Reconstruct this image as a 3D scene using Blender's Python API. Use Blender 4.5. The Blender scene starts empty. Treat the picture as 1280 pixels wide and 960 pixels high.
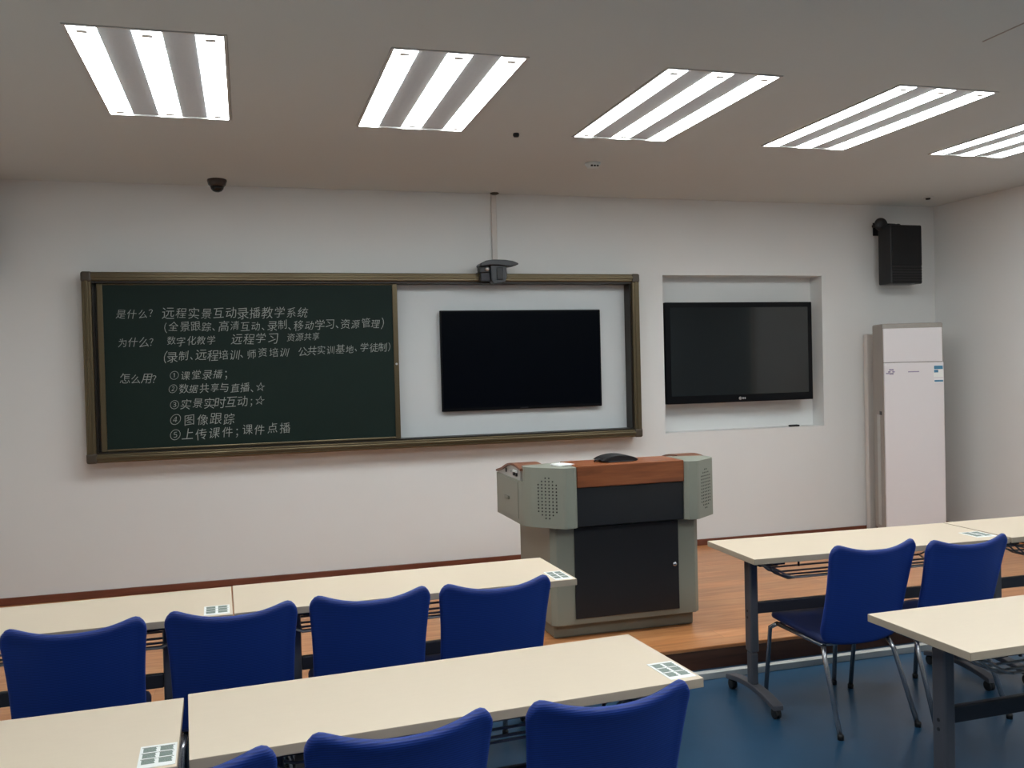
import bpy, bmesh, math, random
from mathutils import Vector, Matrix

# ------------------------------------------------------------------ camera, world, exposure
SC = bpy.context.scene
COL = SC.collection
F_PX, YAW, PITCH, ROLL = 1145.37, math.radians(16.2057), math.radians(-1.08468), math.radians(-1.43341)
CAM_H = 1.585
EXPOSURE = 0.79
LAMP_POWER = 11.0

def camera_axes():
    cy, sy, cp, sp = math.cos(YAW), math.sin(YAW), math.cos(PITCH), math.sin(PITCH)
    fwd = Vector((sy * cp, cy * cp, sp)); right = Vector((cy, -sy, 0)); up = right.cross(fwd)
    cr, sr = math.cos(ROLL), math.sin(ROLL)
    return right * cr + up * sr, -right * sr + up * cr, fwd

cd = bpy.data.cameras.new('camera'); cd.sensor_width = 36.0; cd.lens = F_PX / 1280 * 36.0
cd.clip_start = 0.05; cd.clip_end = 60
cam = bpy.data.objects.new('camera', cd); COL.objects.link(cam)
r_, u_, w_ = camera_axes()
cam.matrix_world = Matrix(((r_.x, u_.x, -w_.x, 0), (r_.y, u_.y, -w_.y, 0), (r_.z, u_.z, -w_.z, CAM_H), (0, 0, 0, 1)))
SC.camera = cam

world = bpy.data.worlds.new('world'); SC.world = world; world.use_nodes = True
world.node_tree.nodes['Background'].inputs[0].default_value = (0.05, 0.055, 0.06, 1)
world.node_tree.nodes['Background'].inputs[1].default_value = 0.1
vs = SC.view_settings
SC.display_settings.display_device = 'sRGB'
vs.view_transform = 'Standard'; vs.look = 'None'; vs.exposure = EXPOSURE; vs.gamma = 1.0; vs.use_curve_mapping = False
SC.cycles.max_bounces = 10; SC.cycles.diffuse_bounces = 6
SC.cycles.use_denoising = True
SC.cycles.sample_clamp_indirect = 6.0

# ------------------------------------------------------------------ materials
def srgb(r, g, b):
    def c(v):
        v /= 255.0
        return v / 12.92 if v <= 0.04045 else ((v + 0.055) / 1.055) ** 2.4
    return (c(r), c(g), c(b), 1)

def material(name, col, rough=0.5, metal=0.0, spec=0.5, noise=0.0, nscale=8.0, bump=0.0, bscale=60.0, emit=None, stretch=(1, 1, 1), coat=0.0):
    m = bpy.data.materials.new(name); m.use_nodes = True
    nt = m.node_tree; b = nt.nodes['Principled BSDF']
    b.inputs['Base Color'].default_value = col
    b.inputs['Roughness'].default_value = rough
    b.inputs['Metallic'].default_value = metal
    b.inputs['Specular IOR Level'].default_value = spec
    b.inputs['Coat Weight'].default_value = coat
    tc = nt.nodes.new('ShaderNodeTexCoord'); mp = nt.nodes.new('ShaderNodeMapping')
    mp.inputs['Scale'].default_value = stretch
    nt.links.new(tc.outputs['Object'], mp.inputs['Vector'])
    if noise > 0:
        n = nt.nodes.new('ShaderNodeTexNoise'); n.inputs['Scale'].default_value = nscale; n.inputs['Detail'].default_value = 5
        nt.links.new(mp.outputs[0], n.inputs['Vector'])
        mx = nt.nodes.new('ShaderNodeMix'); mx.data_type = 'RGBA'
        lo = tuple(c * (1 - noise) for c in col[:3]) + (1,); hi = tuple(min(1, c * (1 + noise)) for c in col[:3]) + (1,)
        mx.inputs[6].default_value = lo; mx.inputs[7].default_value = hi
        nt.links.new(n.outputs[0], mx.inputs[0]); nt.links.new(mx.outputs[2], b.inputs['Base Color'])
    if bump > 0:
        n2 = nt.nodes.new('ShaderNodeTexNoise'); n2.inputs['Scale'].default_value = bscale
        nt.links.new(mp.outputs[0], n2.inputs['Vector'])
        bp = nt.nodes.new('ShaderNodeBump'); bp.inputs['Strength'].default_value = bump; bp.inputs['Distance'].default_value = 0.002
        nt.links.new(n2.outputs[0], bp.inputs['Height']); nt.links.new(bp.outputs[0], b.inputs['Normal'])
    if emit:
        b.inputs['Emission Color'].default_value = emit[0]; b.inputs['Emission Strength'].default_value = emit[1]
    return m

def wood(name, c1, c2, c3, plank=True, rough=0.3, axis='X', pw=0.12, pl=1.0, grain=1.0):
    m = bpy.data.materials.new(name); m.use_nodes = True
    nt = m.node_tree; b = nt.nodes['Principled BSDF']; b.inputs['Roughness'].default_value = rough
    tc = nt.nodes.new('ShaderNodeTexCoord'); mp = nt.nodes.new('ShaderNodeMapping')
    nt.links.new(tc.outputs['Object'], mp.inputs['Vector'])
    mp.inputs['Scale'].default_value = (1.2 * grain, 14 * grain, 14 * grain)
    n = nt.nodes.new('ShaderNodeTexNoise'); n.inputs['Scale'].default_value = 2.2; n.inputs['Detail'].default_value = 8; n.inputs['Roughness'].default_value = 0.6
    n.inputs['Distortion'].default_value = 0.4
    nt.links.new(mp.outputs[0], n.inputs['Vector'])
    cr = nt.nodes.new('ShaderNodeValToRGB')
    cr.color_ramp.elements[0].position = 0.3; cr.color_ramp.elements[0].color = c1
    cr.color_ramp.elements[1].position = 0.72; cr.color_ramp.elements[1].color = c3
    e = cr.color_ramp.elements.new(0.5); e.color = c2
    nt.links.new(n.outputs[0], cr.inputs[0])
    out = cr.outputs[0]
    if plank:
        br = nt.nodes.new('ShaderNodeTexBrick'); br.inputs['Scale'].default_value = 1.0
        br.inputs['Brick Width'].default_value = pl; br.inputs['Row Height'].default_value = pw
        br.inputs['Mortar Size'].default_value = 0.0012; br.inputs['Mortar Smooth'].default_value = 0.4
        br.inputs['Color1'].default_value = (0.86, 0.86, 0.86, 1); br.inputs['Color2'].default_value = (1.08, 1.06, 1.04, 1)
        br.inputs['Mortar'].default_value = (0.62, 0.58, 0.55, 1); br.offset = 0.37
        nt.links.new(tc.outputs['Object'], br.inputs['Vector'])
        mx = nt.nodes.new('ShaderNodeMix'); mx.data_type = 'RGBA'; mx.blend_type = 'MULTIPLY'; mx.inputs[0].default_value = 1
        nt.links.new(out, mx.inputs[6]); nt.links.new(br.outputs[0], mx.inputs[7]); out = mx.outputs[2]
    nt.links.new(out, b.inputs['Base Color'])
    return m

def mesh_fabric():
    m = bpy.data.materials.new('blue_mesh_fabric'); m.use_nodes = True
    nt = m.node_tree; b = nt.nodes['Principled BSDF']
    b.inputs['Roughness'].default_value = 0.55; b.inputs['Sheen Weight'].default_value = 0.25
    b.inputs['Sheen Tint'].default_value = srgb(60, 110, 220)
    tc = nt.nodes.new('ShaderNodeTexCoord')
    w = nt.nodes.new('ShaderNodeTexWave'); w.bands_direction = 'Z'; w.inputs['Scale'].default_value = 55; w.inputs['Distortion'].default_value = 0.3
    nt.links.new(tc.outputs['Object'], w.inputs['Vector'])
    mx = nt.nodes.new('ShaderNodeMix'); mx.data_type = 'RGBA'
    mx.inputs[6].default_value = srgb(5, 38, 108); mx.inputs[7].default_value = srgb(9, 49, 132)
    nt.links.new(w.outputs[0], mx.inputs[0]); nt.links.new(mx.outputs[2], b.inputs['Base Color'])
    bp = nt.nodes.new('ShaderNodeBump'); bp.inputs['Strength'].default_value = 0.25; bp.inputs['Distance'].default_value = 0.002
    nt.links.new(w.outputs[0], bp.inputs['Height']); nt.links.new(bp.outputs[0], b.inputs['Normal'])
    return m

M = dict(
    wall=material('wall_paint', srgb(222, 222, 220), 0.75, noise=0.02, nscale=2.0, bump=0.05, bscale=180),
    ceiling=material('ceiling_paint', srgb(203, 208, 207), 0.75, noise=0.015, nscale=1.5),
    floor=material('blue_vinyl', srgb(34, 67, 93), 0.3, noise=0.12, nscale=9, bump=0.06, bscale=90),
    stage=wood('stage_laminate', srgb(176, 112, 68), srgb(198, 134, 84), srgb(212, 154, 104), rough=0.28, pw=0.14, pl=1.2),
    riser=wood('riser_laminate', srgb(74, 46, 34), srgb(92, 58, 42), srgb(104, 66, 48), plank=False, rough=0.35),
    base=wood('baseboard_wood', srgb(96, 52, 36), srgb(112, 62, 44), srgb(124, 72, 52), plank=False, rough=0.4),
    strip=material('grey_metal_trunking', srgb(190, 190, 186), 0.45, 0.3, noise=0.05),
    bronze=material('bronze_aluminium', srgb(102, 90, 68), 0.32, 0.75, noise=0.06, nscale=3, stretch=(1, 30, 30)),
    bronze_dark=material('dark_track', srgb(40, 34, 28), 0.45, 0.4, noise=0.05),
    corner=material('dark_corner_plastic', srgb(66, 56, 44), 0.45, noise=0.05),
    green=material('chalkboard_green', srgb(16, 33, 29), 0.6, spec=0.2, noise=0.22, nscale=2.5),
    chalk=material('chalk', srgb(150, 156, 152), 0.9, noise=0.25, nscale=120),
    whiteboard=material('whiteboard_panel', srgb(200, 204, 205), 0.45, noise=0.015, nscale=3),
    tvblack=material('black_plastic', srgb(10, 11, 15), 0.3, spec=0.15, noise=0.05),
    tvmatte=material('matte_dark_screen', srgb(5, 8, 15), 0.3, spec=0.04, noise=0.05),
    tvgloss=material('glossy_dark_screen', srgb(18, 21, 21), 0.07, spec=0.6, noise=0.05),
    silver=material('silver', srgb(200, 200, 200), 0.3, 0.8, noise=0.03),
    black=material('satin_black', srgb(20, 20, 23), 0.45, noise=0.06),
    blackcloth=material('speaker_grille_cloth', srgb(16, 17, 20), 0.8, noise=0.15, nscale=90, bump=0.3, bscale=400),
    grey=material('grey_green_steel', srgb(136, 138, 126), 0.5, noise=0.03, nscale=5),
    greydark=material('grey_green_plinth', srgb(116, 117, 106), 0.5, noise=0.03),
    podblack=material('black_steel_panel', srgb(24, 26, 30), 0.5, noise=0.05),
    podwood=wood('lectern_wood', srgb(112, 60, 32), srgb(136, 76, 42), srgb(156, 92, 54), plank=False, rough=0.35),
    podcap=wood('lectern_cap_wood', srgb(104, 66, 48), srgb(122, 80, 60), srgb(140, 96, 74), plank=False, rough=0.4),
    dot=material('dark_hole', srgb(48, 49, 44), 0.8, noise=0.05),
    paper=material('white_paper', srgb(236, 237, 234), 0.6, noise=0.01),
    ink=material('green_black_print', srgb(122, 134, 126), 0.7, noise=0.1),
    top=material('cream_laminate', srgb(216, 199, 176), 0.42, noise=0.025, nscale=14, stretch=(1, 6, 1)),
    edge=material('beige_edge_band', srgb(176, 160, 140), 0.5, noise=0.03),
    deskleg=material('grey_powder_steel', srgb(92, 92, 98), 0.42, 0.45, noise=0.04),
    deskdark=material('dark_powder_steel', srgb(46, 46, 52), 0.45, 0.3, noise=0.04),
    wire=material('basket_wire', srgb(140, 138, 138), 0.35, 0.35, noise=0.03),
    rubber=material('black_rubber', srgb(18, 18, 19), 0.6, noise=0.05),
    fabric=mesh_fabric(),
    seat=material('navy_seat_fabric', srgb(16, 34, 84), 0.65, noise=0.08, nscale=60, bump=0.2, bscale=300),
    chrome=material('satin_chrome', srgb(168, 168, 172), 0.25, 0.9, noise=0.02),
    white=material('white_enamel', srgb(226, 221, 222), 0.35, noise=0.01),
    acgrey=material('ac_grey_shell', srgb(158, 150, 142), 0.45, noise=0.02),
    pvc=material('white_pvc', srgb(206, 200, 194), 0.5, noise=0.01),
    blueprint=material('blue_label_print', srgb(70, 130, 165), 0.5, noise=0.05),
    mauve=material('mauve_print', srgb(150, 140, 165), 0.5, noise=0.05),
    dome=material('brown_tinted_dome', srgb(64, 48, 40), 0.2, noise=0.05),
    lens=material('dark_glass', srgb(8, 8, 10), 0.08, noise=0.05),
    louver=material('perforated_aluminium', srgb(196, 198, 200), 0.55, 0.0, noise=0.08, nscale=150),
    lampframe=material('lamp_frame', srgb(205, 203, 200), 0.4, 0.2, noise=0.02),
    tube=material('lit_tube', (1, 1, 1, 1), 0.5, emit=((0.92, 0.985, 1.0, 1), LAMP_POWER)),
    blind=material('grey_blue_blind', srgb(150, 158, 164), 0.6, noise=0.04),
    charcoal=material('charcoal_plastic', srgb(46, 48, 52), 0.38, noise=0.05),
)

# ------------------------------------------------------------------ mesh helpers
class MB:
    def __init__(self): self.bm = bmesh.new(); self.mats = []
    def _mi(self, m):
        if m not in self.mats: self.mats.append(m)
        return self.mats.index(m)
    def _take(self, tmp, m, mtx=None):
        i = self._mi(m); mp = {}
        for v in tmp.verts: mp[v] = self.bm.verts.new(mtx @ v.co if mtx else v.co)
        for f in tmp.faces:
            try:
                nf = self.bm.faces.new([mp[v] for v in f.verts]); nf.material_index = i; nf.smooth = f.smooth
            except ValueError: pass
        tmp.free(); return self
    def box(self, lo, hi, m, bev=0.0, seg=2, mtx=None):
        t = bmesh.new(); bmesh.ops.create_cube(t, size=1)
        s = [hi[k] - lo[k] for k in range(3)]; c = [(hi[k] + lo[k]) / 2 for k in range(3)]
        for v in t.verts: v.co = Vector([v.co[k] * s[k] + c[k] for k in range(3)])
        if bev > 0:
            bmesh.ops.bevel(t, geom=t.edges[:], offset=min(bev, min(s) * 0.49), segments=seg, affect='EDGES', profile=0.5)
        return self._take(t, m, mtx)
    def tube(self, pts, r, m, n=10, caps=True, r2=None):
        t = bmesh.new(); pts = [Vector(p) for p in pts]; rings = []
        prev = None
        for i, p in enumerate(pts):
            if i == 0: d = pts[1] - p
            elif i == len(pts) - 1: d = p - pts[i - 1]
            else: d = (pts[i + 1] - p).normalized() + (p - pts[i - 1]).normalized()
            d.normalize()
            if prev is None:
                a = Vector((0, 0, 1)) if abs(d.z) < 0.9 else Vector((1, 0, 0))
            else: a = prev
            x = (a - d * a.dot(d)).normalized(); y = d.cross(x); prev = x
            rr = r if r2 is None else r + (r2 - r) * i / (len(pts) - 1)
            rings.append([t.verts.new(p + (x * math.cos(k * 2 * math.pi / n) + y * math.sin(k * 2 * math.pi / n)) * rr) for k in range(n)])
        for a, b in zip(rings, rings[1:]):
            for k in range(n):
                f = t.faces.new((a[k], a[(k + 1) % n], b[(k + 1) % n], b[k])); f.smooth = True
        if caps:
            t.faces.new(rings[0][::-1]); t.faces.new(rings[-1])
        return self._take(t, m)
    def lathe(self, prof, m, n=24, mtx=None):
        t = bmesh.new(); rings = []
        for r, z in prof:
            if r < 1e-6: rings.append([t.verts.new((0, 0, z))])
            else: rings.append([t.verts.new((r * math.cos(2 * math.pi * k / n), r * math.sin(2 * math.pi * k / n), z)) for k in range(n)])
        for a, b in zip(rings, rings[1:]):
            for k in range(n):
                vs_ = [a[k % len(a)], a[(k + 1) % len(a)], b[(k + 1) % len(b)], b[k % len(b)]]
                u = []
                for v in vs_:
                    if v not in u: u.append(v)
                if len(u) > 2:
                    f = t.faces.new(u); f.smooth = True
        for rg, rev in ((rings[0], True), (rings[-1], False)):
            if len(rg) > 1: t.faces.new(rg[::-1] if rev else rg)
        bmesh.ops.recalc_face_normals(t, faces=t.faces[:])
        return self._take(t, m, mtx)
    def prism(self, poly, lo, hi, m, axis='Z', bev=0.0, mtx=None):
        """extrude a 2-D outline along an axis; outline coords are the other two axes in order"""
        t = bmesh.new()
        def P(a, b, c): return {'Z': (a, b, c), 'X': (c, a, b), 'Y': (a, c, b)}[axis]
        A = [t.verts.new(P(a, b, lo)) for a, b in poly]; B = [t.verts.new(P(a, b, hi)) for a, b in poly]
        t.faces.new(A[::-1]); t.faces.new(B); n = len(poly)
        for k in range(n): t.faces.new((A[k], A[(k + 1) % n], B[(k + 1) % n], B[k]))
        bmesh.ops.recalc_face_normals(t, faces=t.faces[:])
        if bev > 0: bmesh.ops.bevel(t, geom=t.edges[:], offset=bev, segments=2, affect='EDGES', profile=0.5)
        return self._take(t, m, mtx)
    def sphere(self, c, r, m, sc=(1, 1, 1), n=20):
        t = bmesh.new(); bmesh.ops.create_uvsphere(t, u_segments=n, v_segments=n // 2, radius=r)
        for f in t.faces: f.smooth = True
        for v in t.verts: v.co = Vector((v.co.x * sc[0] + c[0], v.co.y * sc[1] + c[1], v.co.z * sc[2] + c[2]))
        return self._take(t, m)
    def build(self, name, parent=None):
        me = bpy.data.meshes.new(name); self.bm.to_mesh(me); self.bm.free()
        for m in self.mats: me.materials.append(m)
        o = bpy.data.objects.new(name, me); COL.objects.link(o)
        if parent: o.parent = parent
        return o

def tag(o, label, cat, group=None):
    o['label'] = label; o['category'] = cat
    if group: o['group'] = group
    return o
def thing(name, label, cat, loc=(0, 0, 0), rz=0.0, group=None):
    o = bpy.data.objects.new(name, None); COL.objects.link(o); o.empty_display_size = 0.1
    o.location = loc; o.rotation_euler = (0, 0, rz)
    return tag(o, label, cat, group)
def struct(o): o['kind'] = 'structure'; return o
def dup(root, loc, rz, label, group=None):
    r = root.copy(); COL.objects.link(r); r.location = loc; r.rotation_euler = (0, 0, rz); r['label'] = label
    if group: r['group'] = group
    for ch in list(root.children):
        c = ch.copy(); COL.objects.link(c); c.parent = r
        for g in list(ch.children):
            d = g.copy(); COL.objects.link(d); d.parent = c
    return r

# ------------------------------------------------------------------ room shell
XL, XR, YF, YB = -1.95, 5.75, 6.6, -4.5
CZ, SZ, SY = 2.872, 0.12, 4.245          # ceiling height, stage height, stage front edge
T = 0.12
struct(MB().box((XL - T, YB - T, -0.1), (XR + T, YF + T + 0.3, 0), M['floor']).build('floor'))
st = MB(); st.box((XL, SY - 0.012, SZ - 0.02), (XR, YF, SZ), M['stage'], 0.004)
stage = struct(st.build('floor_stage'))
struct(MB().box((XL, SY, 0.0), (XR, SY + 0.03, SZ - 0.0202), M['riser']).build('trim_1'))
struct(MB().box((XL, SY - 0.15, 0.0), (XR, SY - 0.11, 0.034), M['strip'], 0.003).build('trim_2'))
NX0, NX1, NZ0, NZ1, ND = 3.172, 4.618, CAM_H - 0.556, CAM_H + 0.69, 0.16
wf = MB()
wf.box((XL - T, YF, -0.1), (NX0, YF + 0.3, CZ + 0.1), M['wall'])
wf.box((NX1, YF, -0.1), (XR + T, YF + 0.3, CZ + 0.1), M['wall'])
wf.box((NX0, YF, -0.1), (NX1, YF + 0.3, NZ0), M['wall'])
wf.box((NX0, YF, NZ1), (NX1, YF + 0.3, CZ + 0.1), M['wall'])
wf.box((NX0, YF + ND, NZ0), (NX1, YF + 0.3, NZ1), M['wall'])
struct(wf.build('wall_front'))
struct(MB().box((XL - T, YB, -0.1), (XL, YF, CZ + 0.1), M['wall']).build('wall_left'))
struct(MB().box((XR, YB, -0.1), (XR + T, YF, CZ + 0.1), M['wall']).build('wall_right'))
struct(MB().box((XL - T, YB - T, -0.1), (XR + T, YB, CZ + 0.1), M['wall']).build('wall_back'))
bb = MB().box((XL, YF - 0.014, SZ), (XR, YF, SZ + 0.049), M['base'], 0.003); struct(bb.build('baseboard_front'))
struct(MB().box((XR - 0.014, SY, SZ), (XR, YF - 0.0145, SZ + 0.049), M['base'], 0.003).build('baseboard_right'))
struct(MB().box((XL, SY, SZ), (XL + 0.014, YF - 0.0145, SZ + 0.049), M['base'], 0.003).build('baseboard_left'))
wn = MB()      # window with grey blinds in the right wall, seen only as a reflection in the glossy screen
wn.box((XR - 0.03, 1.2, 0.85), (XR - 0.0005, 1.26, 2.5), M['pvc'], 0.004); wn.box((XR - 0.03, 3.6, 0.85), (XR - 0.0005, 3.66, 2.5), M['pvc'], 0.004)
wn.box((XR - 0.03, 1.26, 0.85), (XR - 0.0005, 3.6, 0.91), M['pvc'], 0.004); wn.box((XR - 0.03, 1.26, 2.44), (XR - 0.0005, 3.6, 2.5), M['pvc'], 0.004)
for k in range(30): wn.box((XR - 0.022, 1.262, 0.915 + k * 0.0508), (XR - 0.006, 3.598, 0.958 + k * 0.0508), M['blind'], 0.004)
wn.box((XR - 0.005, 1.26, 0.91), (XR - 0.0005, 3.6, 2.44), M['lens'])
struct(wn.build('window_1'))
# ceiling with a real cut-out above every lamp
LX = [-0.318 + 1.205 * k for k in range(-1, 5)]
LW, LL, LY = 0.58, 1.225, [4.27, 1.0]
LDEP = 0.075
def ceiling():
    m = MB(); y0, y1 = YB - T, YF + 0.3
    ys = [y0]
    for c in sorted(LY): ys += [c - LL / 2, c + LL / 2]
    ys.append(y1); xs = [XL - T]
    for c in LX: xs += [max(XL, c - LW / 2), c + LW / 2]
    xs.append(XR + T)
    for i in range(len(ys) - 1):
        if i % 2 == 0: m.box((xs[0], ys[i], CZ), (xs[-1], ys[i + 1], CZ + 0.1), M['ceiling'])
        else:
            for j in range(0, len(xs) - 1, 2): m.box((xs[j], ys[i], CZ), (xs[j + 1], ys[i + 1], CZ + 0.1), M['ceiling'])
    m.box((xs[0], y0, CZ + 0.1), (xs[-1], y1, CZ + 0.14), M['ceiling'])
    return struct(m.build('ceiling'))
ceiling()
struct(MB().box((2.945, 2.70, CZ - 0.002), (2.953, 3.09, CZ + 0.004), M['acgrey']).build('trim_3'))

# ------------------------------------------------------------------ ceiling lamps
def make_lamp(loc, label):
    t = thing('ceiling_lamp', label, 'ceiling light', loc, 0, 'recessed three-strip ceiling lamps')
    w, l = LW - 0.004, LL - 0.004
    fr = MB(); b = 0.012
    fr.box((-w / 2, -l / 2, -0.004), (-w / 2 + b, l / 2, LDEP), M['lampframe']); fr.box((w / 2 - b, -l / 2, -0.004), (w / 2, l / 2, LDEP), M['lampframe'])
    fr.box((-w / 2 + b, -l / 2, -0.004), (w / 2 - b, -l / 2 + b, LDEP), M['lampframe']); fr.box((-w / 2 + b, l / 2 - b, -0.004), (w / 2 - b, l / 2, LDEP), M['lampframe'])
    fr.box((-w / 2 + b, -l / 2 + b, LDEP - 0.008), (w / 2 - b, l / 2 - b, LDEP), M['lampframe'])
    fr.build('lamp_frame', t)
    iw = w - 2 * b; sw, gw = iw * 0.178, iw * 0.233
    y0, y1 = -l / 2 + b + 0.0005, l / 2 - b - 0.0005; x = -iw / 2
    for k in range(3):
        MB().box((x + 0.002, y0 + 0.003, -0.0032), (x + sw - 0.002, y1 - 0.003, 0.03), M['tube'], 0.001).build('light_diffuser', t)
        for yy in (y0 + 0.03, y1 - 0.07): MB().box((x + sw * 0.3, yy, -0.008), (x + sw * 0.7, yy + 0.03, -0.0035), M['paper'], 0.002).build('lamp_holder', t)
        x += sw
        if k < 2:
            g = MB(); g.prism([(x + 0.004, 0.001), (x + gw * 0.25, 0.003), (x + gw * 0.5, 0.0035), (x + gw * 0.75, 0.003), (x + gw - 0.004, 0.001), (x + gw - 0.004, 0.03), (x + 0.004, 0.03)], y0 + 0.003, y1 - 0.003, M['louver'], 'Y')
            g.build('reflector_panel', t); x += gw
    return t
names = ['ceiling lamp cut by the left wall', 'leftmost three-strip ceiling lamp, nearly above the dome camera', 'second three-strip ceiling lamp from the left, above the chalkboard edge',
         'middle three-strip ceiling lamp, directly above the white smoke detector', 'fourth three-strip ceiling lamp from the left, above the wall speaker', 'rightmost three-strip ceiling lamp, cut by the right edge of the photo']
lamp0 = make_lamp((LX[1], LY[0], CZ), names[1])
LAMPS = [(k, 0) for k in range(2, 6)] + [(k, 1) for k in range(1, 6)]
back_names = ['leftmost', 'second', 'middle', 'fourth', 'rightmost']
for k, r in LAMPS:
    lb = names[k] if r == 0 else '%s three-strip ceiling lamp of the row over the photographer' % back_names[k - 1]
    dup(lamp0, (LX[k], LY[r], CZ), 0, lb)

# ------------------------------------------------------------------ chalkboard unit
def Z(v): return v + CAM_H
bx0, bx1, bz0, bz1 = -1.0, 2.905, Z(-0.56), Z(0.681)
cb = thing('chalkboard', 'long bronze-framed sliding chalkboard with green panel and handwritten chalk lines on front wall', 'chalkboard', (0, 6.6, 0))
yF, yB = -0.15, 0.0; fw = 0.058
def fy(m, lo, hi, mat, bev=0.0): m.box(lo, hi, mat, bev)
for nm, lo, hi in (('frame_rail', (bx0 + 0.05, yF, bz1 - fw), (bx1 - 0.05, yB, bz1)), ('frame_rail', (bx0 + 0.05, yF, bz0), (bx1 - 0.05, yB, bz0 + fw)),
                   ('frame_stile', (bx0, yF, bz0 + 0.05), (bx0 + fw, yB, bz1 - 0.05)), ('frame_stile', (bx1 - fw, yF, bz0 + 0.05), (bx1, yB, bz1 - 0.05))):
    m = MB()
    m.box(lo, hi, M['bronze'], 0.008, 3)
    if nm == 'frame_rail':
        zc = (lo[2] + hi[2]) / 2
        m.box((lo[0], yF - 0.006, zc - 0.008), (hi[0], yF + 0.002, zc + 0.012), M['bronze'], 0.004)
    else:
        xc = (lo[0] + hi[0]) / 2
        m.box((xc - 0.01, yF - 0.006, lo[2]), (xc + 0.01, yF + 0.002, hi[2]), M['bronze'], 0.004)
    m.build(nm, cb)
for sx in (0, 1):
    for sz in (0, 1):
        x = bx0 if sx == 0 else bx1 - 0.062; z = bz0 if sz == 0 else bz1 - 0.062
        c = MB(); c.box((x - 0.003 + 0.006 * sx - 0.003 * sx, yF - 0.008, z - 0.003), (x + 0.065, yB, z + 0.065), M['corner'], 0.014, 3)
        c.build('corner_cap', cb)
tr = MB()
tr.box((bx0 + fw, yF + 0.012, bz1 - fw - 0.014), (bx1 - fw, -0.015, bz1 - fw), M['bronze_dark'])
tr.box((bx0 + fw, yF + 0.012, bz0 + fw), (bx1 - fw, -0.015, bz0 + fw + 0.008), M['bronze_dark'])
tr.box((bx0 + fw, yF + 0.05, bz0 + fw + 0.008), (bx0 + fw + 0.012, -0.015, bz1 - fw - 0.014), M['bronze_dark'])
tr.box((bx1 - fw - 0.012, yF + 0.03, bz0 + fw + 0.008), (bx1 - fw, -0.015, bz1 - fw - 0.014), M['bronze_dark'])
tr.build('track', cb)
MB().box((bx0 + fw, -0.0145, bz0 + fw), (bx1 - fw, -0.002, bz1 - fw), M['whiteboard']).build('white_back_panel', cb)
# fixed dark board behind the slider on the left
MB().box((bx0 + fw + 0.0125, -0.085, bz0 + fw + 0.0085), (0.98, -0.07, bz1 - fw - 0.0145), M['bronze_dark']).build('rear_board', cb)
gx0, gx1, gz0, gz1 = -0.915, 1.052, bz0 + fw + 0.009, bz1 - fw - 0.015
GY = -0.112
gp = MB().box((gx0 + 0.03, GY, gz0 + 0.012), (gx1 - 0.03, GY + 0.02, gz1 - 0.008), M['green']).build('green_panel', cb)
for nm, lo, hi in (('panel_stile', (gx0, GY - 0.006, gz0), (gx0 + 0.036, GY + 0.022, gz1)), ('panel_stile', (gx1 - 0.036, GY - 0.006, gz0), (gx1, GY + 0.022, gz1)),
                   ('panel_rail', (gx0 + 0.036, GY - 0.006, gz0), (gx1 - 0.036, GY + 0.022, gz0 + 0.016)), ('panel_rail', (gx0 + 0.036, GY - 0.006, gz1 - 0.01), (gx1 - 0.036, GY + 0.022, gz1))):
    MB().box(lo, hi, M['bronze'], 0.004).build(nm, cb)
lk = MB(); lk.tube([(gx1 - 0.018, GY - 0.012, Z(0.04)), (gx1 - 0.018, GY - 0.004, Z(0.04))], 0.008, M['silver']); lk.build('panel_lock', cb)

SEGS = [
('是什么？', -0.801, 1.991, -0.546, 1.995), ('远程实景互动录播教学系统', -0.516, 1.994, 0.434, 1.993),
('（全景跟踪、高清互动、录制、移动学习、资源管理）', -0.519, 1.904, 0.964, 1.915),
('为什么？', -0.8, 1.798, -0.546, 1.815), ('数字化教学', -0.499, 1.809, -0.181, 1.82), ('远程学习', -0.087, 1.813, 0.23, 1.824), ('资源共享', 0.284, 1.823, 0.505, 1.831),
('（录制、远程培训、师资培训', -0.532, 1.708, 0.297, 1.724), ('公共实训基地、学徒制）', 0.351, 1.729, 1.005, 1.75),
('怎么用？', -0.794, 1.57, -0.536, 1.568), ('①课堂录播；', -0.486, 1.585, -0.107, 1.583), ('②数据共享与直播、☆', -0.498, 1.492, 0.131, 1.49),
('③实景实时互动；☆', -0.496, 1.387, 0.128, 1.394), ('④图像跟踪', -0.495, 1.287, -0.07, 1.279), ('⑤上传课件；课件点播', -0.502, 1.183, 0.293, 1.206)]
rng = random.Random(7)
glyphs = {}
def glyph(ch):
    if ch in glyphs: return glyphs[ch]
    c = bpy.data.curves.new('glyph', 'FONT'); c.body = ch; c.size = 1.0; c.resolution_u = 2; c.align_x = 'CENTER'; c.offset = -0.008
    o = bpy.data.objects.new('glyph', c); COL.objects.link(o)
    bpy.context.view_layer.update()
    dg = bpy.context.evaluated_depsgraph_get()
    me = bpy.data.meshes.new_from_object(o.evaluated_get(dg))
    V = [v.co.copy() for v in me.vertices]; Fc = [tuple(p.vertices) for p in me.polygons]
    bpy.data.objects.remove(o); bpy.data.curves.remove(c); bpy.data.meshes.remove(me)
    glyphs[ch] = (V, Fc); return glyphs[ch]
WIDE = {'、': 0.55, '；': 0.55, '（': 0.5, '）': 0.5, '？': 0.85}
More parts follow.
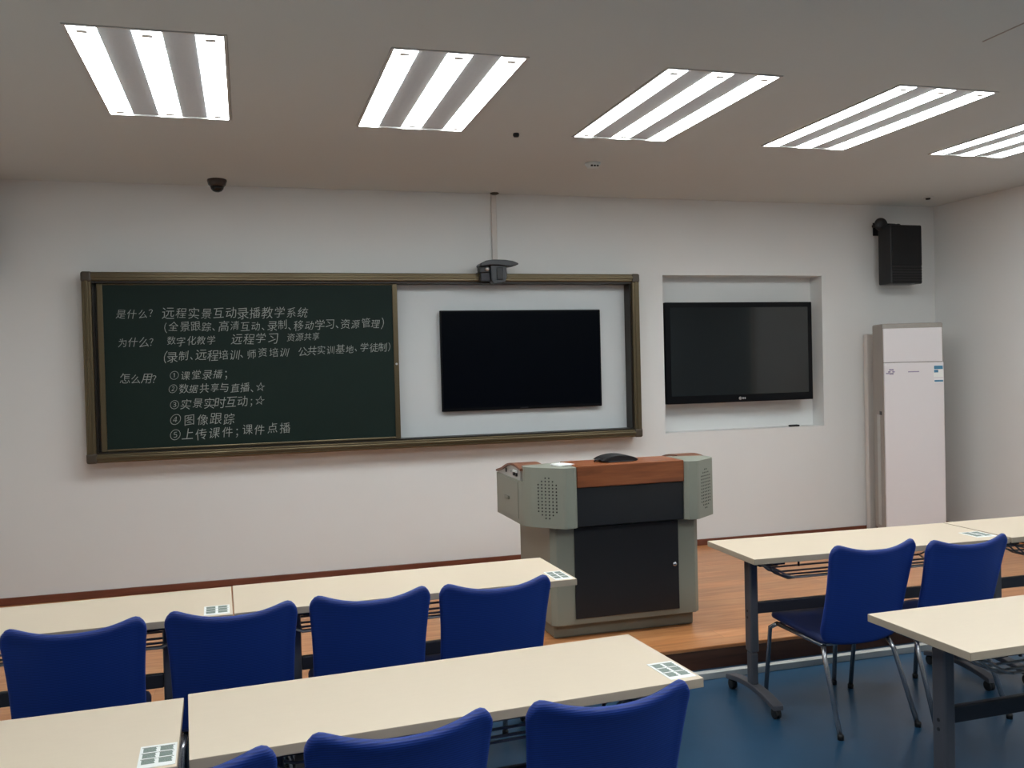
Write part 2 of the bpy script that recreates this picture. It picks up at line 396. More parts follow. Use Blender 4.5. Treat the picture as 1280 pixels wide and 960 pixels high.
for txt, x0, z0, x1, z1 in SEGS:
    tot = sum(WIDE.get(c, 1) for c in txt); adv = (x1 - x0) / tot; x = 0.0
    t = None
    for ci, ch in enumerate(txt):
        if t is None: t = bmesh.new()
        wd = WIDE.get(ch, 1) * adv; V, Fc = glyph(ch)
        size = min(0.082, adv * 1.05) * rng.uniform(0.88, 1.08)
        cx = x + wd / 2 + rng.uniform(-0.003, 0.003); cz = (z1 - z0) * (cx / (x1 - x0)) + rng.uniform(-0.006, 0.006)
        a = rng.uniform(-0.09, 0.09) + 0.03; sh = rng.uniform(0.05, 0.25)
        off = 0.0
        off = {'（': -0.25, '）': 0.25, '、': 0.22, '；': 0.25}.get(ch, 0.0)
        bv = []
        for v in V:
            px = (v.x + off + sh * (v.y - 0.38)) * size * 0.95; pz = (v.y - 0.38) * size
            if ch in '（）': pz *= 1.1
            bv.append(t.verts.new((x0 + cx + px * math.cos(a) - pz * math.sin(a), GY - 0.0012, z0 + cz + px * math.sin(a) + pz * math.cos(a))))
        for f in Fc:
            try: t.faces.new([bv[k] for k in f])
            except ValueError: pass
        x += wd
        if ci == len(txt) - 1 or ch in '、；' or txt[ci + 1] == '☆':      # one clause of the handwriting is done
            bmesh.ops.recalc_face_normals(t, faces=t.faces[:])
            me = bpy.data.meshes.new('chalk_writing'); t.to_mesh(me); t.free(); t = None; me.materials.append(M['chalk'])
            o = bpy.data.objects.new('chalk_writing', me); COL.objects.link(o); o.parent = cb

# ------------------------------------------------------------------ televisions
def tv(name, label, x0, x1, z0, z1, yfront, thick, bez, screen, wall_y, chin):
    t = thing(name, label, 'television', ((x0 + x1) / 2, yfront, z0))
    w, h = (x1 - x0) / 2, z1 - z0
    hs = MB()
    hs.box((-w, 0.0, 0), (w, thick, h), M['tvblack'], 0.006, 3)
    hs.box((-w * 0.72, thick, h * 0.12), (w * 0.72, thick + 0.025, h * 0.85), M['tvblack'], 0.01)
    hs.build('housing', t)
    MB().box((-w + bez, -0.002, chin), (w - bez, 0.004, h - bez), screen).build('screen', t)
    MB().box((-0.2, thick + 0.0255, h * 0.25), (0.2, wall_y - yfront - 0.0005, h * 0.75), M['deskdark'], 0.004).build('wall_bracket', t)
    return t, w, h
t1, w1, h1 = tv('wall_television', 'black matte flat television mounted inside the bronze chalkboard frame', 1.366, 2.614, Z(-0.317), Z(0.42), 6.535, 0.02, 0.012, M['tvmatte'], 6.585, 0.022)
MB().box((-0.03, -0.003, 0.007), (0.03, 0.001, 0.013), M['deskdark'], 0.001).build('maker_badge', t1)
t2, w2, h2 = tv('wall_television', 'black glossy flat television hung in the white wall niche on the right', 3.185, 4.515, Z(-0.331), Z(0.475), 6.595, 0.06, 0.042, M['tvgloss'], YF + ND, 0.062)
lg = MB(); lg.lathe([(0.0, 0), (0.013, 0), (0.013, 0.002), (0, 0.002)], M['silver'], 16, Matrix.Translation((-0.015, -0.0005, 0.03)) @ Matrix.Rotation(math.radians(90), 4, 'X'))
lg.box((0.004, -0.0025, 0.022), (0.018, 0.0, 0.038), M['silver'], 0.002); lg.box((0.022, -0.0025, 0.022), (0.034, 0.0, 0.038), M['silver'], 0.002)
lg.build('maker_badge', t2)
rm = MB(); rm.box((-0.045, -0.018, 0), (0.045, 0.018, 0.016), M['black'], 0.006, 3)
for k in range(5): rm.box((-0.032 + k * 0.014, -0.006, 0.0155), (-0.024 + k * 0.014, 0.006, 0.0175), M['charcoal'], 0.001)
o = rm.build('remote_control'); o.location = (4.36, 6.645, NZ0); o.rotation_euler = (0, 0, 0.05)
tag(o, 'small black remote control lying on the sill of the white wall niche', 'remote control')

# ------------------------------------------------------------------ sensor unit on the chalkboard frame, duct above it
vz = thing('document_camera', 'dark grey arched camera unit clamped over the top rail of the chalkboard', 'camera', (1.765, 6.45, bz1))
a = MB()
prof = [(-0.135, 0.045), (-0.13, 0.062), (-0.09, 0.082), (-0.03, 0.09), (0.05, 0.088), (0.11, 0.08), (0.148, 0.066), (0.152, 0.056), (0.13, 0.048), (0.08, 0.04), (0.0, 0.05), (-0.06, 0.05), (-0.12, 0.04)]
a.prism(prof, -0.11, 0.02, M['charcoal'], 'Y', 0.006); a.build('arched_hood', vz)
a = MB(); a.prism([(-0.13, 0.0), (-0.06, 0.0), (-0.06, 0.05), (-0.12, 0.05), (-0.132, 0.04)], -0.07, 0.0, M['black'], 'Y', 0.004)
a.build('side_housing', vz)
a = MB(); a.prism([(-0.055, 0.05), (0.062, 0.05), (0.068, -0.03), (0.05, -0.072), (-0.03, -0.086), (-0.05, -0.06)], -0.095, -0.014, M['charcoal'], 'Y', 0.006)
a.box((-0.012, -0.104, -0.055), (0.036, -0.094, 0.035), M['black'], 0.008); a.build('lens_body', vz)
a = MB(); a.lathe([(0, 0), (0.016, 0), (0.016, 0.006), (0, 0.009)], M['silver'], 16, Matrix.Translation((-0.075, -0.072, 0.026)) @ Matrix.Rotation(math.radians(90), 4, 'X')); a.build('round_button', vz)
a = MB(); a.box((-0.12, -0.06, -0.06), (-0.05, -0.011, 0.0), M['deskdark'], 0.005); a.box((-0.12, -0.06, 0.0005), (0.06, 0.1, 0.012), M['deskdark'], 0.003); a.build('clamp', vz)
cdt = MB(); cdt.box((1.787, YF - 0.018, bz1 + 0.0), (1.827, YF, CZ), M['pvc'], 0.004)
tag(cdt.build('cable_duct'), 'thin white vertical cable duct from ceiling down to the chalkboard frame', 'cable duct')
g = MB(); g.lathe([(0.0, 0.0), (0.03, 0.0), (0.034, -0.006), (0.018, -0.014), (0, -0.014)], M['corner'], 16); o = g.build('ceiling_grommet'); o.location = (1.807, YF - 0.045, CZ)
tag(o, 'small dark round grommet in the ceiling at the head of the cable duct', 'grommet')

# ------------------------------------------------------------------ small things on the ceiling
d = thing('dome_camera', 'brown tinted dome security camera on ceiling near the front wall', 'security camera', (-0.143, 6.39, CZ))
MB().lathe([(0.0, 0.0), (0.062, 0.0), (0.064, -0.008), (0.056, -0.035), (0.046, -0.046), (0, -0.046)], M['dome'], 28).build('housing', d)
MB().lathe([(0.044, -0.0465), (0.04, -0.062), (0.028, -0.076), (0.012, -0.082), (0, -0.083)], M['lens'], 28).build('dome_glass', d)
d = thing('ceiling_microphone', 'tiny black round microphone on the ceiling between the second and middle lamps', 'microphone', (1.474, 4.867, CZ))
MB().lathe([(0, 0), (0.016, 0), (0.018, -0.01), (0.014, -0.02), (0, -0.022)], M['black'], 20).build('housing', d)
d = thing('smoke_detector', 'small white smoke detector on the ceiling below the middle lamp', 'smoke detector', (2.168, 5.486, CZ))
MB().lathe([(0, 0), (0.05, 0), (0.05, -0.012), (0.04, -0.022), (0.036, -0.034), (0, -0.038)], M['ceiling'], 24).build('housing', d)
v = MB()
for k in range(3):
    x = -0.022 + k * 0.02; MB().box((x - 0.007, -0.042, -0.03), (x + 0.007, -0.034, -0.02), M['black'], 0.002).build('vent_slot', d)
d = thing('ceiling_spot', 'small round white fitting with dark centre on ceiling in the right corner', 'ceiling fitting', (5.346, 6.197, CZ))
MB().lathe([(0, 0), (0.042, 0), (0.044, -0.004), (0.03, -0.008), (0, -0.008)], M['ceiling'], 24).build('trim_ring', d)
MB().lathe([(0, -0.0081), (0.02, -0.0081), (0.017, -0.02), (0, -0.022)], M['black'], 20).build('lens', d)

# ------------------------------------------------------------------ wall speakers
def speaker(label, x, y, z, mirror):
    s = thing('wall_speaker', label, 'speaker', (x, y, z), 0, 'black wall speakers')
    w, dp, h = 0.305, 0.16, 0.485
    b = MB(); b.box((-w / 2, 0, 0), (w / 2, dp, h), M['black'], 0.01, 3); b.build('cabinet', s)
    g = MB(); g.box((-w / 2 + 0.008, -0.008, 0.15), (w / 2 - 0.008, -0.0005, h - 0.01), M['blackcloth'], 0.003); g.build('grille', s)
    g = MB()
    for k in range(6): g.box((-w / 2 + 0.008, -0.007, 0.014 + k * 0.022), (w / 2 - 0.008, -0.0005, 0.024 + k * 0.022), M['blackcloth'], 0.002)
    g.build('port_louver', s)
    k = MB(); sx = -mirror
    k.lathe([(0, 0), (0.05, 0), (0.056, 0.01), (0.05, 0.024), (0.02, 0.03), (0, 0.03)], M['black'], 24, Matrix.Translation((sx * 0.14, dp - 0.02, h + 0.02)) @ Matrix.Rotation(math.radians(90), 4, 'X') @ Matrix.Rotation(sx * 0.3, 4, 'Y'))
    k.tube([(sx * 0.14, dp - 0.015, h + 0.02), (sx * 0.14, YF - y - 0.008, h + 0.02)], 0.014, M['black'])
    k.box((sx * 0.14 - 0.0, YF - y - 0.01, h - 0.06), (sx * 0.14 + 0.05, YF - y - 0.0005, h + 0.05), M['black'], 0.003)
    k.tube([(sx * 0.14, dp - 0.03, h + 0.02), (sx * 0.03, dp - 0.06, h + 0.012), (sx * 0.0, dp - 0.06, h + 0.0005)], 0.012, M['black'])
    k.build('wall_bracket', s)
    n = MB(); n.lathe([(0, 0.0), (0.02, 0.0), (0.024, 0.012), (0.014, 0.022), (0, 0.024)], M['black'], 16, Matrix.Translation((0.0, dp - 0.06, h))); n.build('knob', s)
    return s
speaker('black box speaker bracketed high in the right front corner above the air conditioner', 5.265, 6.36, Z(0.603), 1)
speaker('black box speaker high in the left front corner, cut by the photo edge', -1.675, 6.36, Z(0.62), 1)

# ------------------------------------------------------------------ floor-standing air conditioner
ac = thing('air_conditioner', 'tall white floor-standing air conditioner in the right front corner', 'air conditioner', (4.892, 6.2, SZ), -math.radians(22))
W, DP, H = 0.47, 0.29, 1.733
b = MB(); b.box((0, 0.02, 0.06), (W, DP, H), M['acgrey'], 0.012, 3); b.build('body', ac)
MB().box((0.012, 0.03, 0), (W - 0.012, DP - 0.02, 0.06), M['acgrey'], 0.004).build('base', ac)
MB().box((0.006, 0, H - 0.31), (W - 0.014, 0.0195, H - 0.04), M['white'], 0.004).build('outlet_panel', ac)
fp = MB().box((0.006, -0.003, 0.075), (W - 0.006, 0.0195, H - 0.314), M['white'], 0.005).build('front_panel', ac)
lg = MB(); zc = H - 0.385
for k in range(6):
    an = k * math.pi / 3
    lg.lathe([(0, 0), (0.011, 0), (0.011, 0.0012), (0, 0.0012)], M['mauve'], 12, Matrix.Translation((0.062 + 0.016 * math.cos(an), -0.0028, zc + 0.018 * math.sin(an))) @ Matrix.Rotation(math.radians(90), 4, 'X') @ Matrix.Diagonal((1, 0.6, 1, 1)))
lg.box((0.02, -0.0042, zc - 0.018), (0.045, -0.0025, zc - 0.008), M['mauve'])
lg.build('flower_emblem', ac)
lg = MB(); lg.box((0.19, -0.0042, H - 0.392), (0.275, -0.0025, H - 0.384), M['mauve']); lg.build('maker_badge', ac)
lb = MB(); lb.box((W - 0.085, -0.0045, H - 0.435), (W - 0.012, -0.0025, H - 0.34), M['paper'])
lb.box((W - 0.082, -0.0052, H - 0.372), (W - 0.015, -0.0044, H - 0.344), M['blueprint']); lb.box((W - 0.082, -0.0052, H - 0.398), (W - 0.05, -0.0044, H - 0.377), M['blueprint']); lb.build('energy_sticker', ac)
lb = MB(); lb.box((W - 0.082, -0.0045, H - 0.478), (W - 0.012, -0.0025, H - 0.448), M['paper']); lb.box((W - 0.08, -0.0052, H - 0.472), (W - 0.014, -0.0044, H - 0.458), M['blueprint']); lb.build('lower_sticker', ac)
gv = MB()
gv.box((-0.003, 0.1, 0.1), (0.0, 0.18, 1.0), M['strip'], 0.001); gv.box((-0.003, 0.055, 1.0), (0.0, 0.11, 1.03), M['deskdark'], 0.001); gv.build('side_grille', ac)
pv = MB(); pv.box((5.0, YF - 0.06, SZ + 0.0005), (5.072, YF - 0.0145, Z(0.197)), M['pvc'], 0.01, 3)
tag(pv.build('pipe_cover'), 'narrow white vertical pipe cover on the wall left of the air conditioner', 'pipe cover')

# ------------------------------------------------------------------ lectern
PX, PY = 1.962, 4.495
pd = thing('lectern', 'grey and black steel multimedia lectern with wood trim standing on the stage', 'lectern', (PX, PY, SZ)); pd.scale = (1.011, 1.011, 1.011)
MB().box((-0.41, 0.135, 0), (0.405, 0.62, 0.075), M['greydark'], 0.012, 2).build('plinth', pd)
b = MB(); b.prism([(-0.43, 0.12), (-0.40, 0.095), (0.40, 0.095), (0.43, 0.12), (0.435, 0.66), (-0.43, 0.66)], 0.0755, 0.62, M['grey'], 'Z', 0.004); b.build('cabinet', pd)
dr = MB(); dr.box((-0.302, 0.085, 0.108), (0.298, 0.0945, 0.592), M['podblack'], 0.002); dr = dr.build('door', pd)
MB().lathe([(0, 0), (0.013, 0), (0.013, 0.008), (0.009, 0.014), (0, 0.014)], M['chrome'], 16, Matrix.Translation((0.27, 0.0845, 0.355)) @ Matrix.Rotation(math.radians(90), 4, 'X')).build('door_knob', dr)
b = MB(); b.box((-0.306, 0.03, 0.605), (0.306, 0.62, 0.81), M['podblack'], 0.003)
b.prism([(0.03, 0.605), (0.085, 0.595), (0.5, 0.595), (0.5, 0.605)], -0.3, 0.3, M['podblack'], 'X'); b.build('black_upper_panel', pd)
b = MB(); b.box((-0.306, 0.016, 0.8105), (0.306, 0.05, 0.925), M['podwood'], 0.004); b.box((-0.306, 0.05, 0.8105), (0.306, 0.28, 0.925), M['podwood'], 0.003); b.build('wood_front', pd)
# side consoles
for s in (-1, 1):
    wing = MB()
    pl = [(s * 0.307, 0.02), (s * 0.325, 0.0), (s * 0.372, -0.006), (s * 0.385, 0.0)]
    for k in range(7):       # rounded outer corner
        a_ = k / 6 * math.pi / 2
        # blend between the slanted face and the straight side
        p0 = Vector((0.52, 0.135 if s < 0 else 0.105)); p1 = Vector((0.552, 0.175 if s < 0 else 0.14)); p2 = Vector((0.552, 0.235))
        tt = k / 6; q = p0 * (1 - tt) ** 2 + p1 * 2 * tt * (1 - tt) + p2 * tt * tt
        pl.append((s * q.x, q.y))
    pl += [(s * 0.552, 0.70), (s * 0.307, 0.70)]
    wing.prism(pl, 0.605, 0.838, M['grey'], 'Z')
    # front/inner mass of the console up to full height
    pl2 = pl[:8] + [(s * 0.536, 0.245), (s * 0.307, 0.30)]
    wing.prism(pl2, 0.8378, 0.918, M['grey'], 'Z')
    wo = wing.build('side_console', pd)
    arch = []
    for k in range(13):
        tt = k / 12; y = 0.21 + 0.49 * tt
        arch.append((y, 0.893 + 0.022 * math.sin(math.pi * min(1, tt * 1.3)) - 0.05 * tt ** 2))
    cs = MB(); poly = [(0.247, 0.8385), (0.70, 0.8385)] + [(y, z) for y, z in arch[::-1] if y > 0.247] + [(0.247, 0.893)]
    lo, hi = sorted((s * 0.405, s * 0.545)); cs.prism(poly, lo, hi, M['strip'], 'X'); cs.build('control_strip', wo)
    cp = MB(); up = [(y, z + 0.0005) for y, z in arch] + [(y, z + 0.012) for y, z in arch[::-1]]
    lo, hi = sorted((s * 0.41, s * 0.556)); cp.prism(up, lo, hi, M['podcap'], 'X'); cp.build('arched_wood_cap', wo)
    kn = MB()
    for y, rr in ((0.30, 0.013), (0.345, 0.013)):
        kn.box((s * 0.545 - 0.006 if s > 0 else -0.556, y - 0.011, 0.855), (s * 0.545 + 0.011 if s > 0 else -0.5455, y + 0.011, 0.874), M['black'], 0.003)
        kn.box((s * 0.545 - 0.006 if s > 0 else -0.556, y - 0.011, 0.8745), (s * 0.545 + 0.011 if s > 0 else -0.5455, y + 0.011, 0.888), M['paper'], 0.003)
    kn.box((s * 0.545 - 0.006 if s > 0 else -0.553, 0.41, 0.866), (s * 0.545 + 0.008 if s > 0 else -0.5455, 0.425, 0.88), M['silver'], 0.002)
    kn.box((s * 0.545 - 0.006 if s > 0 else -0.551, 0.50, 0.858), (s * 0.545 + 0.006 if s > 0 else -0.5455, 0.515, 0.88), M['black'], 0.002)
    kn.build('switch', wo)
    dw = MB(); x0 = s * 0.552
    lo, hi = sorted((x0, x0 + s * 0.004)); dw.box((lo, 0.26, 0.63), (hi, 0.68, 0.828), M['grey'], 0.0015); dwo = dw.build('side_drawer', wo)
    hd = MB(); lo, hi = sorted((x0 + s * 0.0042, x0 + s * 0.014)); hd.box((lo, 0.42, 0.715), (hi, 0.50, 0.735), M['greydark'], 0.004); hd.build('drawer_handle', wo)
    # perforations on the slanted face
    pf = MB(); A = Vector((s * 0.385, 0.0)); B = Vector((s * 0.52, 0.135 if s < 0 else 0.105)); dirv = (B - A).normalized(); nrm = Vector((dirv.y * s, -dirv.x * s))
    if nrm.y > 0: nrm = -nrm
    L_ = (B - A).length
    rot = Matrix.Rotation(math.atan2(nrm.x, -nrm.y), 4, 'Z')
    for i in range(6):
        for j in range(13):
            if (j in (0, 12) and i in (0, 1, 4, 5)) or (j in (1, 11) and i in (0, 5)): continue
            c = A + dirv * (L_ * 0.5 + (i - 2.5) * 0.021); zz = 0.655 + j * 0.0175
            pf.lathe([(0, 0), (0.0042, 0), (0.0042, 0.0012), (0, 0.0012)], M['dot'], 8, Matrix.Translation((c.x, c.y, zz)) @ rot @ Matrix.Rotation(math.radians(90), 4, 'X'))
    pf.build('perforated_grille', wo)
# thing on the lectern top
dv = thing('conference_phone', 'low curved black device lying on the wooden top of the lectern', 'device', (1.925, 4.64, SZ + 0.9357)); dv.scale = (0.92, 0.9, 0.78)
b = MB(); pr = []
for k in range(15):
    tt = k / 14; pr.append((-0.11 + 0.235 * tt, 0.012 + 0.036 * math.sin(math.pi * tt) ** 0.7))
pr += [(0.11, 0.002), (-0.07, 0.0)]
b.prism(pr, -0.06, 0.09, M['black'], 'Y', 0.004); b.build('housing', dv)
MB().box((-0.07, -0.07, 0.0005), (0.09, -0.0605, 0.008), M['charcoal'], 0.003).build('front_lip', dv)
MB().tube([(-0.105, -0.02, 0.02), (-0.13, -0.03, 0.022), (-0.145, -0.03, 0.012), (-0.14, -0.02, 0.007)], 0.005, M['black'], 8).build('cable', dv)
pp = MB()
pp.box((-0.055, -0.07, 0.0), (0.055, 0.07, 0.006), M['paper'], 0.001); pp.box((-0.048, -0.075, 0.0062), (0.052, 0.065, 0.010), M['paper'], 0.001, mtx=Matrix.Rotation(0.15, 4, 'Z'))
o = pp.build('paper_pile'); o.location = (1.615, 4.635, SZ + 0.9295); o.rotation_euler = (0, 0, 0.2); o.scale = (0.75, 0.75, 0.9)
tag(o, 'small white pile of paper on the left console of the lectern', 'paper')

# ------------------------------------------------------------------ desks
DL, DD, DH = 1.33, 0.452, 0.72
def make_desk(loc, rz, label):
    t = thing('training_desk', label, 'desk', loc, rz, 'cream folding desks on castors')
    tp = MB(); tp.box((-DL / 2, -DD / 2, DH - 0.026), (DL / 2, DD / 2, DH), M['top'], 0.002)
    for f in tp.bm.faces:
        f.normal_update()
        if f.normal.z < 0.6: f.material_index = tp._mi(M['edge'])
    tp.build('tabletop', t)
    for s in (-1, 1):
        x = s * (DL / 2 - 0.105)
        l = MB(); l.box((x - 0.021, -0.03, 0.24), (x + 0.021, 0.03, 0.66), M['deskleg'], 0.01, 3)
        l.box((x - 0.017, -0.025, 0.09), (x + 0.017, 0.025, 0.2395), M['deskleg'], 0.008, 3)
        lo = l.build('leg_column', t)
        k = MB(); k.tube([(x + s * 0.0195, -0.0, 0.4), (x + s * 0.0225, -0.0, 0.4)], 0.006, M['black'], 10); k.tube([(x + s * 0.0195, 0.0, 0.43), (x + s * 0.0225, 0.0, 0.43)], 0.006, M['black'], 10)
        k.build('bolt', lo)
        f = MB(); arc = []
        for q in range(13):
            y = -0.225 + 0.45 * q / 12; arc.append((y, 0.066 + 0.028 * (1 - (y / 0.225) ** 2)))
        poly = arc + [(y, z - 0.024) for y, z in arch_rev(arc)]
        f.prism(poly, x - 0.024, x + 0.024, M['deskleg'], 'X', 0.004); fo = f.build('foot', t)
        for y in (-0.2, 0.2):
            c = MB()
            for dx in (-0.014, 0.004):
                c.lathe([(0, 0), (0.018, 0), (0.024, 0.002), (0.024, 0.009), (0.018, 0.011), (0, 0.011)], M['rubber'], 20, Matrix.Translation((x + dx, y, 0.0245)) @ Matrix.Rotation(math.radians(90), 4, 'Y'))
            c.box((x - 0.006, y - 0.02, 0.018), (x + 0.006, y + 0.015, 0.05), M['rubber'], 0.003)
            c.build('castor', fo)
        h = MB(); h.box((x - 0.024, -0.05, 0.6605), (x + 0.024, 0.05, DH - 0.0265), M['deskdark'], 0.004)
        h.box((x - s * 0.075 - 0.05, -0.035, 0.635), (x - s * 0.075 + 0.05, 0.035, 0.672), M['deskdark'], 0.006)
        h.box((min(x, x - s * 0.06), -0.2, DH - 0.04), (max(x, x - s * 0.06), 0.2, DH - 0.0268), M['deskdark'], 0.003)
        h.build('hinge_bracket', t)
        lv = MB(); xx = x - s * 0.16
        lv.box((xx - 0.035, -0.155, 0.676), (xx + 0.035, -0.135, 0.684), M['rubber'], 0.003); lv.tube([(xx, -0.145, 0.693), (xx, -0.145, 0.655)], 0.005, M['rubber'], 8); lv.build('release_lever', t)
    bm_ = MB(); bm_.box((-DL / 2 + 0.127, -0.012, 0.415), (DL / 2 - 0.127, 0.012, 0.468), M['deskdark'], 0.004); bm_.build('crossbar', t)
    top_bar = MB(); top_bar.tube([(-DL / 2 + 0.1, 0.0, 0.655), (DL / 2 - 0.1, 0.0, 0.655)], 0.014, M['deskdark'], 12); top_bar.build('pivot_tube', t)
    bk = MB(); e = DL / 2 - 0.13
    for y, z in ((-0.13, 0.60), (-0.075, 0.59), (-0.02, 0.588), (0.035, 0.59), (0.09, 0.60)):
        pts = [(-e, y, 0.652), (-e + 0.03, y, 0.645), (-e + 0.085, y, z + 0.012), (-e + 0.12, y, z), (e - 0.12, y, z), (e - 0.085, y, z + 0.012), (e - 0.03, y, 0.645), (e, y, 0.652)]
        bk.tube(pts, 0.0045, M['wire'], 8)
    for x in (-e + 0.12, e - 0.12): bk.tube([(x, -0.14, 0.602), (x, -0.075, 0.583), (x, 0.035, 0.583), (x, 0.1, 0.602)], 0.004, M['wire'], 8)
    for x in (-e, e): bk.tube([(x, -0.14, 0.652), (x, 0.1, 0.652)], 0.005, M['wire'], 8)
    bk.build('book_basket', t)
    return t
def arch_rev(a): return a[::-1]

def add_label(desk, x, y, w=0.085, h=0.14, rz=0.0, wide=False):
    p = MB(); mt = Matrix.Translation((x, y, DH)) @ Matrix.Rotation(rz, 4, 'Z')
    p.box((-w / 2, -h / 2, 0), (w / 2, h / 2, 0.0012), M['paper'], mtx=mt); o = p.build('paper_label', desk); o['label'] = 'white printed paper label'
    q = MB(); cw = w * 0.36
    for cx in (-w * 0.23, w * 0.23):
        for k in range(3):
            yc = h * (0.30 - 0.27 * k)
            for r in range(4): q.box((cx - cw / 2, yc - h * 0.11 + r * h * 0.052, 0.0012), (cx + cw * (0.5 - 0.06 * (r % 2)), yc - h * 0.11 + r * h * 0.052 + h * 0.042, 0.0016), M['ink'], mtx=mt)
            q.box((cx - cw * 0.6, yc + h * 0.1, 0.0012), (cx + cw * 0.6, yc + h * 0.115, 0.0016), M['greydark'], mtx=mt)
    q.build('print', o)

D = {}
D['t1b'] = make_desk((0.595, 3.69, 0), math.radians(1.4), 'cream folding desk in the front left row, its end reaching the lectern')
D['t1a'] = dup(D['t1b'], (-0.739, 3.646, 0), math.radians(1.6), 'cream folding desk at the far left of the row nearest the stage')
D['t2b'] = dup(D['t1b'], (0.503, 2.437, 0), math.radians(3.6), 'cream folding desk in the middle of the nearer left row, bare top in full view')
D['t2a'] = dup(D['t1b'], (-0.842, 2.352, 0), math.radians(1.6), 'cream folding desk in the bottom left corner, its printed label towards the viewer')
D['r1a'] = dup(D['t1b'], (2.775, 3.728, 0), math.radians(-2.0), 'cream folding desk right of the lectern with its castor leg fully visible')
D['r1b'] = dup(D['t1b'], (4.118, 3.70, 0), math.radians(-0.8), 'cream folding desk at the right edge, in front of the air conditioner')
D['r2'] = dup(D['t1b'], (2.662, 2.412, 0), math.radians(0.8), 'cream folding desk in the bottom right corner, nearest to the viewer')
def inset(desk, side, d=0.13):
    # these desks stand with the leg of one end set further in, clear of the chair at the seam
    for c in desk.children:
        k = c.name.split('.')[0]
        if k in ('leg_column', 'foot', 'hinge_bracket', 'release_lever'):
            if sum(v[0] for v in c.bound_box) * side > 0: c.location.x -= side * d
        elif k in ('crossbar', 'pivot_tube'):
            L = c.dimensions.x / c.scale.x; c.scale.x = (L - d) / L; c.location.x = -side * d / 2
inset(D['t1a'], 1, 0.126); inset(D['t1b'], -1, 0.123); inset(D['t2a'], 1); inset(D['t2b'], -1, 0.1)
add_label(D['t1a'], DL / 2 - 0.055, -0.145, 0.09, 0.13)
add_label(D['t1b'], DL / 2 - 0.05, -0.14, 0.075, 0.15)
add_label(D['t2b'], DL / 2 - 0.05, -0.135, 0.08, 0.14)
add_label(D['t2a'], DL / 2 - 0.044, -0.15, 0.08, 0.125)
add_label(D['r1a'], DL / 2 - 0.07, -0.1, 0.11, 0.13)

# ------------------------------------------------------------------ chairs
def chair_back_mesh():
    t = bmesh.new(); NU, NV = 20, 16; grid = []
    for j in range(NV + 1):
        v = j / NV; row = []
        for i in range(NU + 1):
            u = -1 + 2 * i / NU; au = abs(u)
            hw = 0.203 + 0.014 * v ** 2.5 - 0.003 * math.sin(math.pi * v)   # half width, hardly waisted
            if v < 0.14: hw -= 0.03 * (1 - v / 0.14) ** 2
            ztop = 0.780 + 0.034 * min(1, au / 0.86) ** 2.2
            if au > 0.86: ztop -= 0.040 * ((au - 0.86) / 0.14) ** 2.2
            zbot = 0.350 + 0.02 * au ** 3
            z = zbot + (ztop - zbot) * v
            lean = -0.10 * v ** 1.2 + 0.03 * (1 - v) ** 3
            y = lean + 0.035 * au ** 2 * (0.5 + 0.5 * v)
            if v > 0.93: y -= 0.006 * ((v - 0.93) / 0.07)
            row.append(t.verts.new((hw * u, y, z)))
        grid.append(row)
    for j in range(NV):
        for i in range(NU):
            f = t.faces.new((grid[j][i], grid[j][i + 1], grid[j + 1][i + 1], grid[j + 1][i])); f.smooth = True
    me = bpy.data.meshes.new('backrest'); t.to_mesh(me); t.free(); me.materials.append(M['fabric'])
    return me
def finish(o, thick, off=0.0, sub=1):
    s = o.modifiers.new('solid', 'SOLIDIFY'); s.thickness = thick; s.offset = off; s.use_even_offset = True
    if sub:
        k = o.modifiers.new('sub', 'SUBSURF'); k.levels = sub; k.render_levels = sub
    dg = bpy.context.evaluated_depsgraph_get(); bpy.context.view_layer.update()
    me = bpy.data.meshes.new_from_object(o.evaluated_get(bpy.context.evaluated_depsgraph_get()))
    o.modifiers.clear(); o.data = me
    for p in me.polygons: p.use_smooth = True
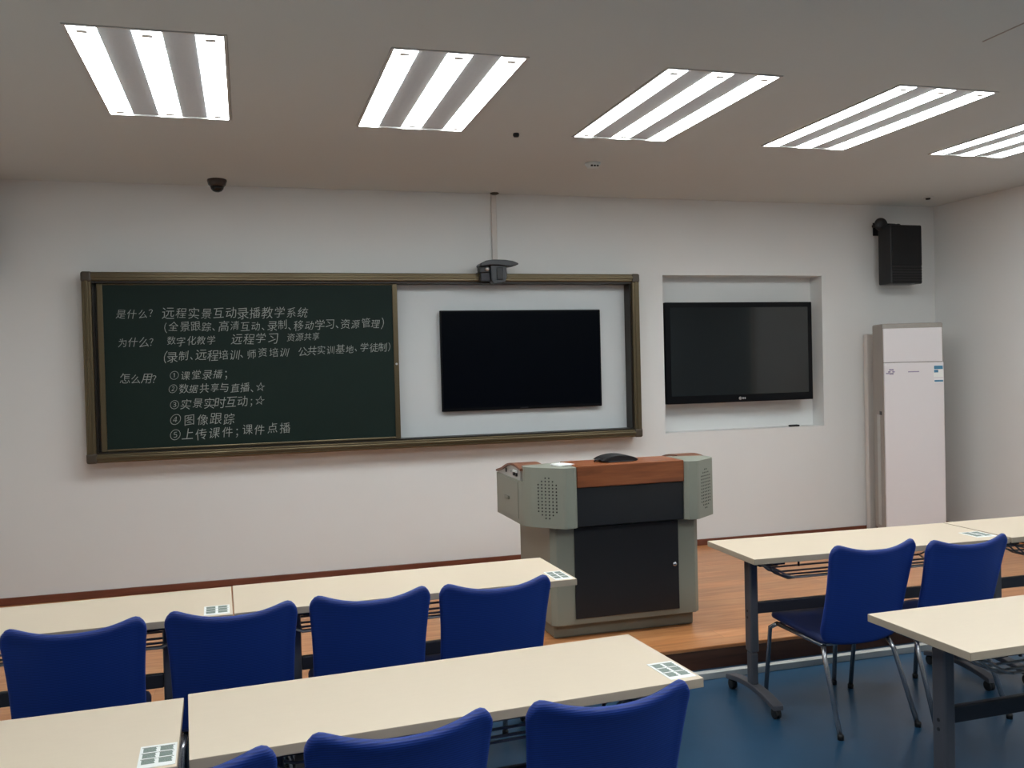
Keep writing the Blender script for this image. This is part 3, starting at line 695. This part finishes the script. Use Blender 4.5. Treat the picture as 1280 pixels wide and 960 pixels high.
def make_chair(loc, rz, label):
    # origin: floor under the foot of the backrest; the sitter looks to +y
    t = thing('stacking_chair', label, 'chair', loc, rz, 'blue mesh-back chairs')
    o = bpy.data.objects.new('backrest', chair_back_mesh()); COL.objects.link(o); o.parent = t; finish(o, 0.026)
    sm = bmesh.new(); NU, NV = 12, 12; g = []
    for j in range(NV + 1):
        v = j / NV; row = []
        for i in range(NU + 1):
            u = -1 + 2 * i / NU; hw = 0.186 + 0.012 * math.sin(math.pi * v)
            if v > 0.85: hw -= 0.05 * ((v - 0.85) / 0.15) ** 2
            z = 0.376 + 0.012 * v - 0.025 * max(0, (v - 0.85) / 0.15) ** 2 + 0.008 * abs(u) ** 2 - 0.01 * (1 - v) ** 3
            row.append(sm.verts.new((hw * u, 0.03 + 0.45 * v, z)))
        g.append(row)
    for j in range(NV):
        for i in range(NU): sm.faces.new((g[j][i], g[j][i + 1], g[j + 1][i + 1], g[j + 1][i])).smooth = True
    me = bpy.data.meshes.new('seat'); sm.to_mesh(me); sm.free(); me.materials.append(M['seat'])
    o = bpy.data.objects.new('seat', me); COL.objects.link(o); o.parent = t; finish(o, 0.03)
    for s in (-1, 1):
        l = MB(); l.tube([(s * 0.165, 0.06, 0.350), (s * 0.178, 0.035, 0.305), (s * 0.195, -0.085, 0.012)], 0.0105, M['chrome'], 12); lo = l.build('leg', t)
        MB().lathe([(0, 0), (0.013, 0), (0.014, 0.016), (0.011, 0.022), (0, 0.022)], M['rubber'], 14, Matrix.Translation((s * 0.195, -0.087, 0))).build('foot_cap', lo)
        l = MB(); l.tube([(s * 0.17, 0.40, 0.356), (s * 0.182, 0.44, 0.33), (s * 0.19, 0.475, 0.012)], 0.0105, M['chrome'], 12); lo = l.build('leg', t)
        MB().lathe([(0, 0), (0.013, 0), (0.014, 0.016), (0.011, 0.022), (0, 0.022)], M['rubber'], 14, Matrix.Translation((s * 0.19, 0.475, 0))).build('foot_cap', lo)
    fr = MB()
    for s in (-1, 1): fr.tube([(s * 0.165, 0.06, 0.350), (s * 0.17, 0.40, 0.356)], 0.010, M['chrome'], 10)
    fr.tube([(-0.165, 0.07, 0.350), (0.165, 0.07, 0.350)], 0.009, M['chrome'], 10); fr.tube([(-0.17, 0.39, 0.356), (0.17, 0.39, 0.356)], 0.009, M['chrome'], 10)
    fr.build('seat_frame', t)
    return t
# (x of backrest top, y of backrest top, rotation, label)
BACK = 0.10
CH = [(2.527, 3.25, 1.0, 'blue mesh-back chair pulled out at the right desk, its chrome legs in full view'),
      (2.955, 3.19, 1.5, 'blue mesh-back chair at the right edge, second chair behind the desk right of the lectern'),
      (-0.545, 3.145, 2.0, 'blue mesh-back chair at the far left of the front row'),
      (-0.066, 3.175, 0.6, 'second blue mesh-back chair from the left in the front row, beside the desk seam'),
      (0.403, 3.205, 0.9, 'third blue mesh-back chair from the left in the front row'),
      (0.862, 3.205, 2.0, 'blue mesh-back chair of the front row closest to the lectern'),
      (0.312, 1.985, 3.0, 'blue chair at the bottom centre showing only its upper back, middle of the near row'),
      (0.818, 2.0, 2.5, 'blue chair in the near row at the right-hand end, beside the open blue floor'),
      (-0.172, 1.94, 2.0, 'blue chair of which only one top corner shows at the bottom left')]
c0 = None
for x, y, a_, lb in CH:
    a_ = math.radians(a_); loc = (x - BACK * math.sin(a_), y + BACK * math.cos(a_), 0)
    if c0 is None: c0 = make_chair(loc, a_, lb)
    else: dup(c0, loc, a_, lb)
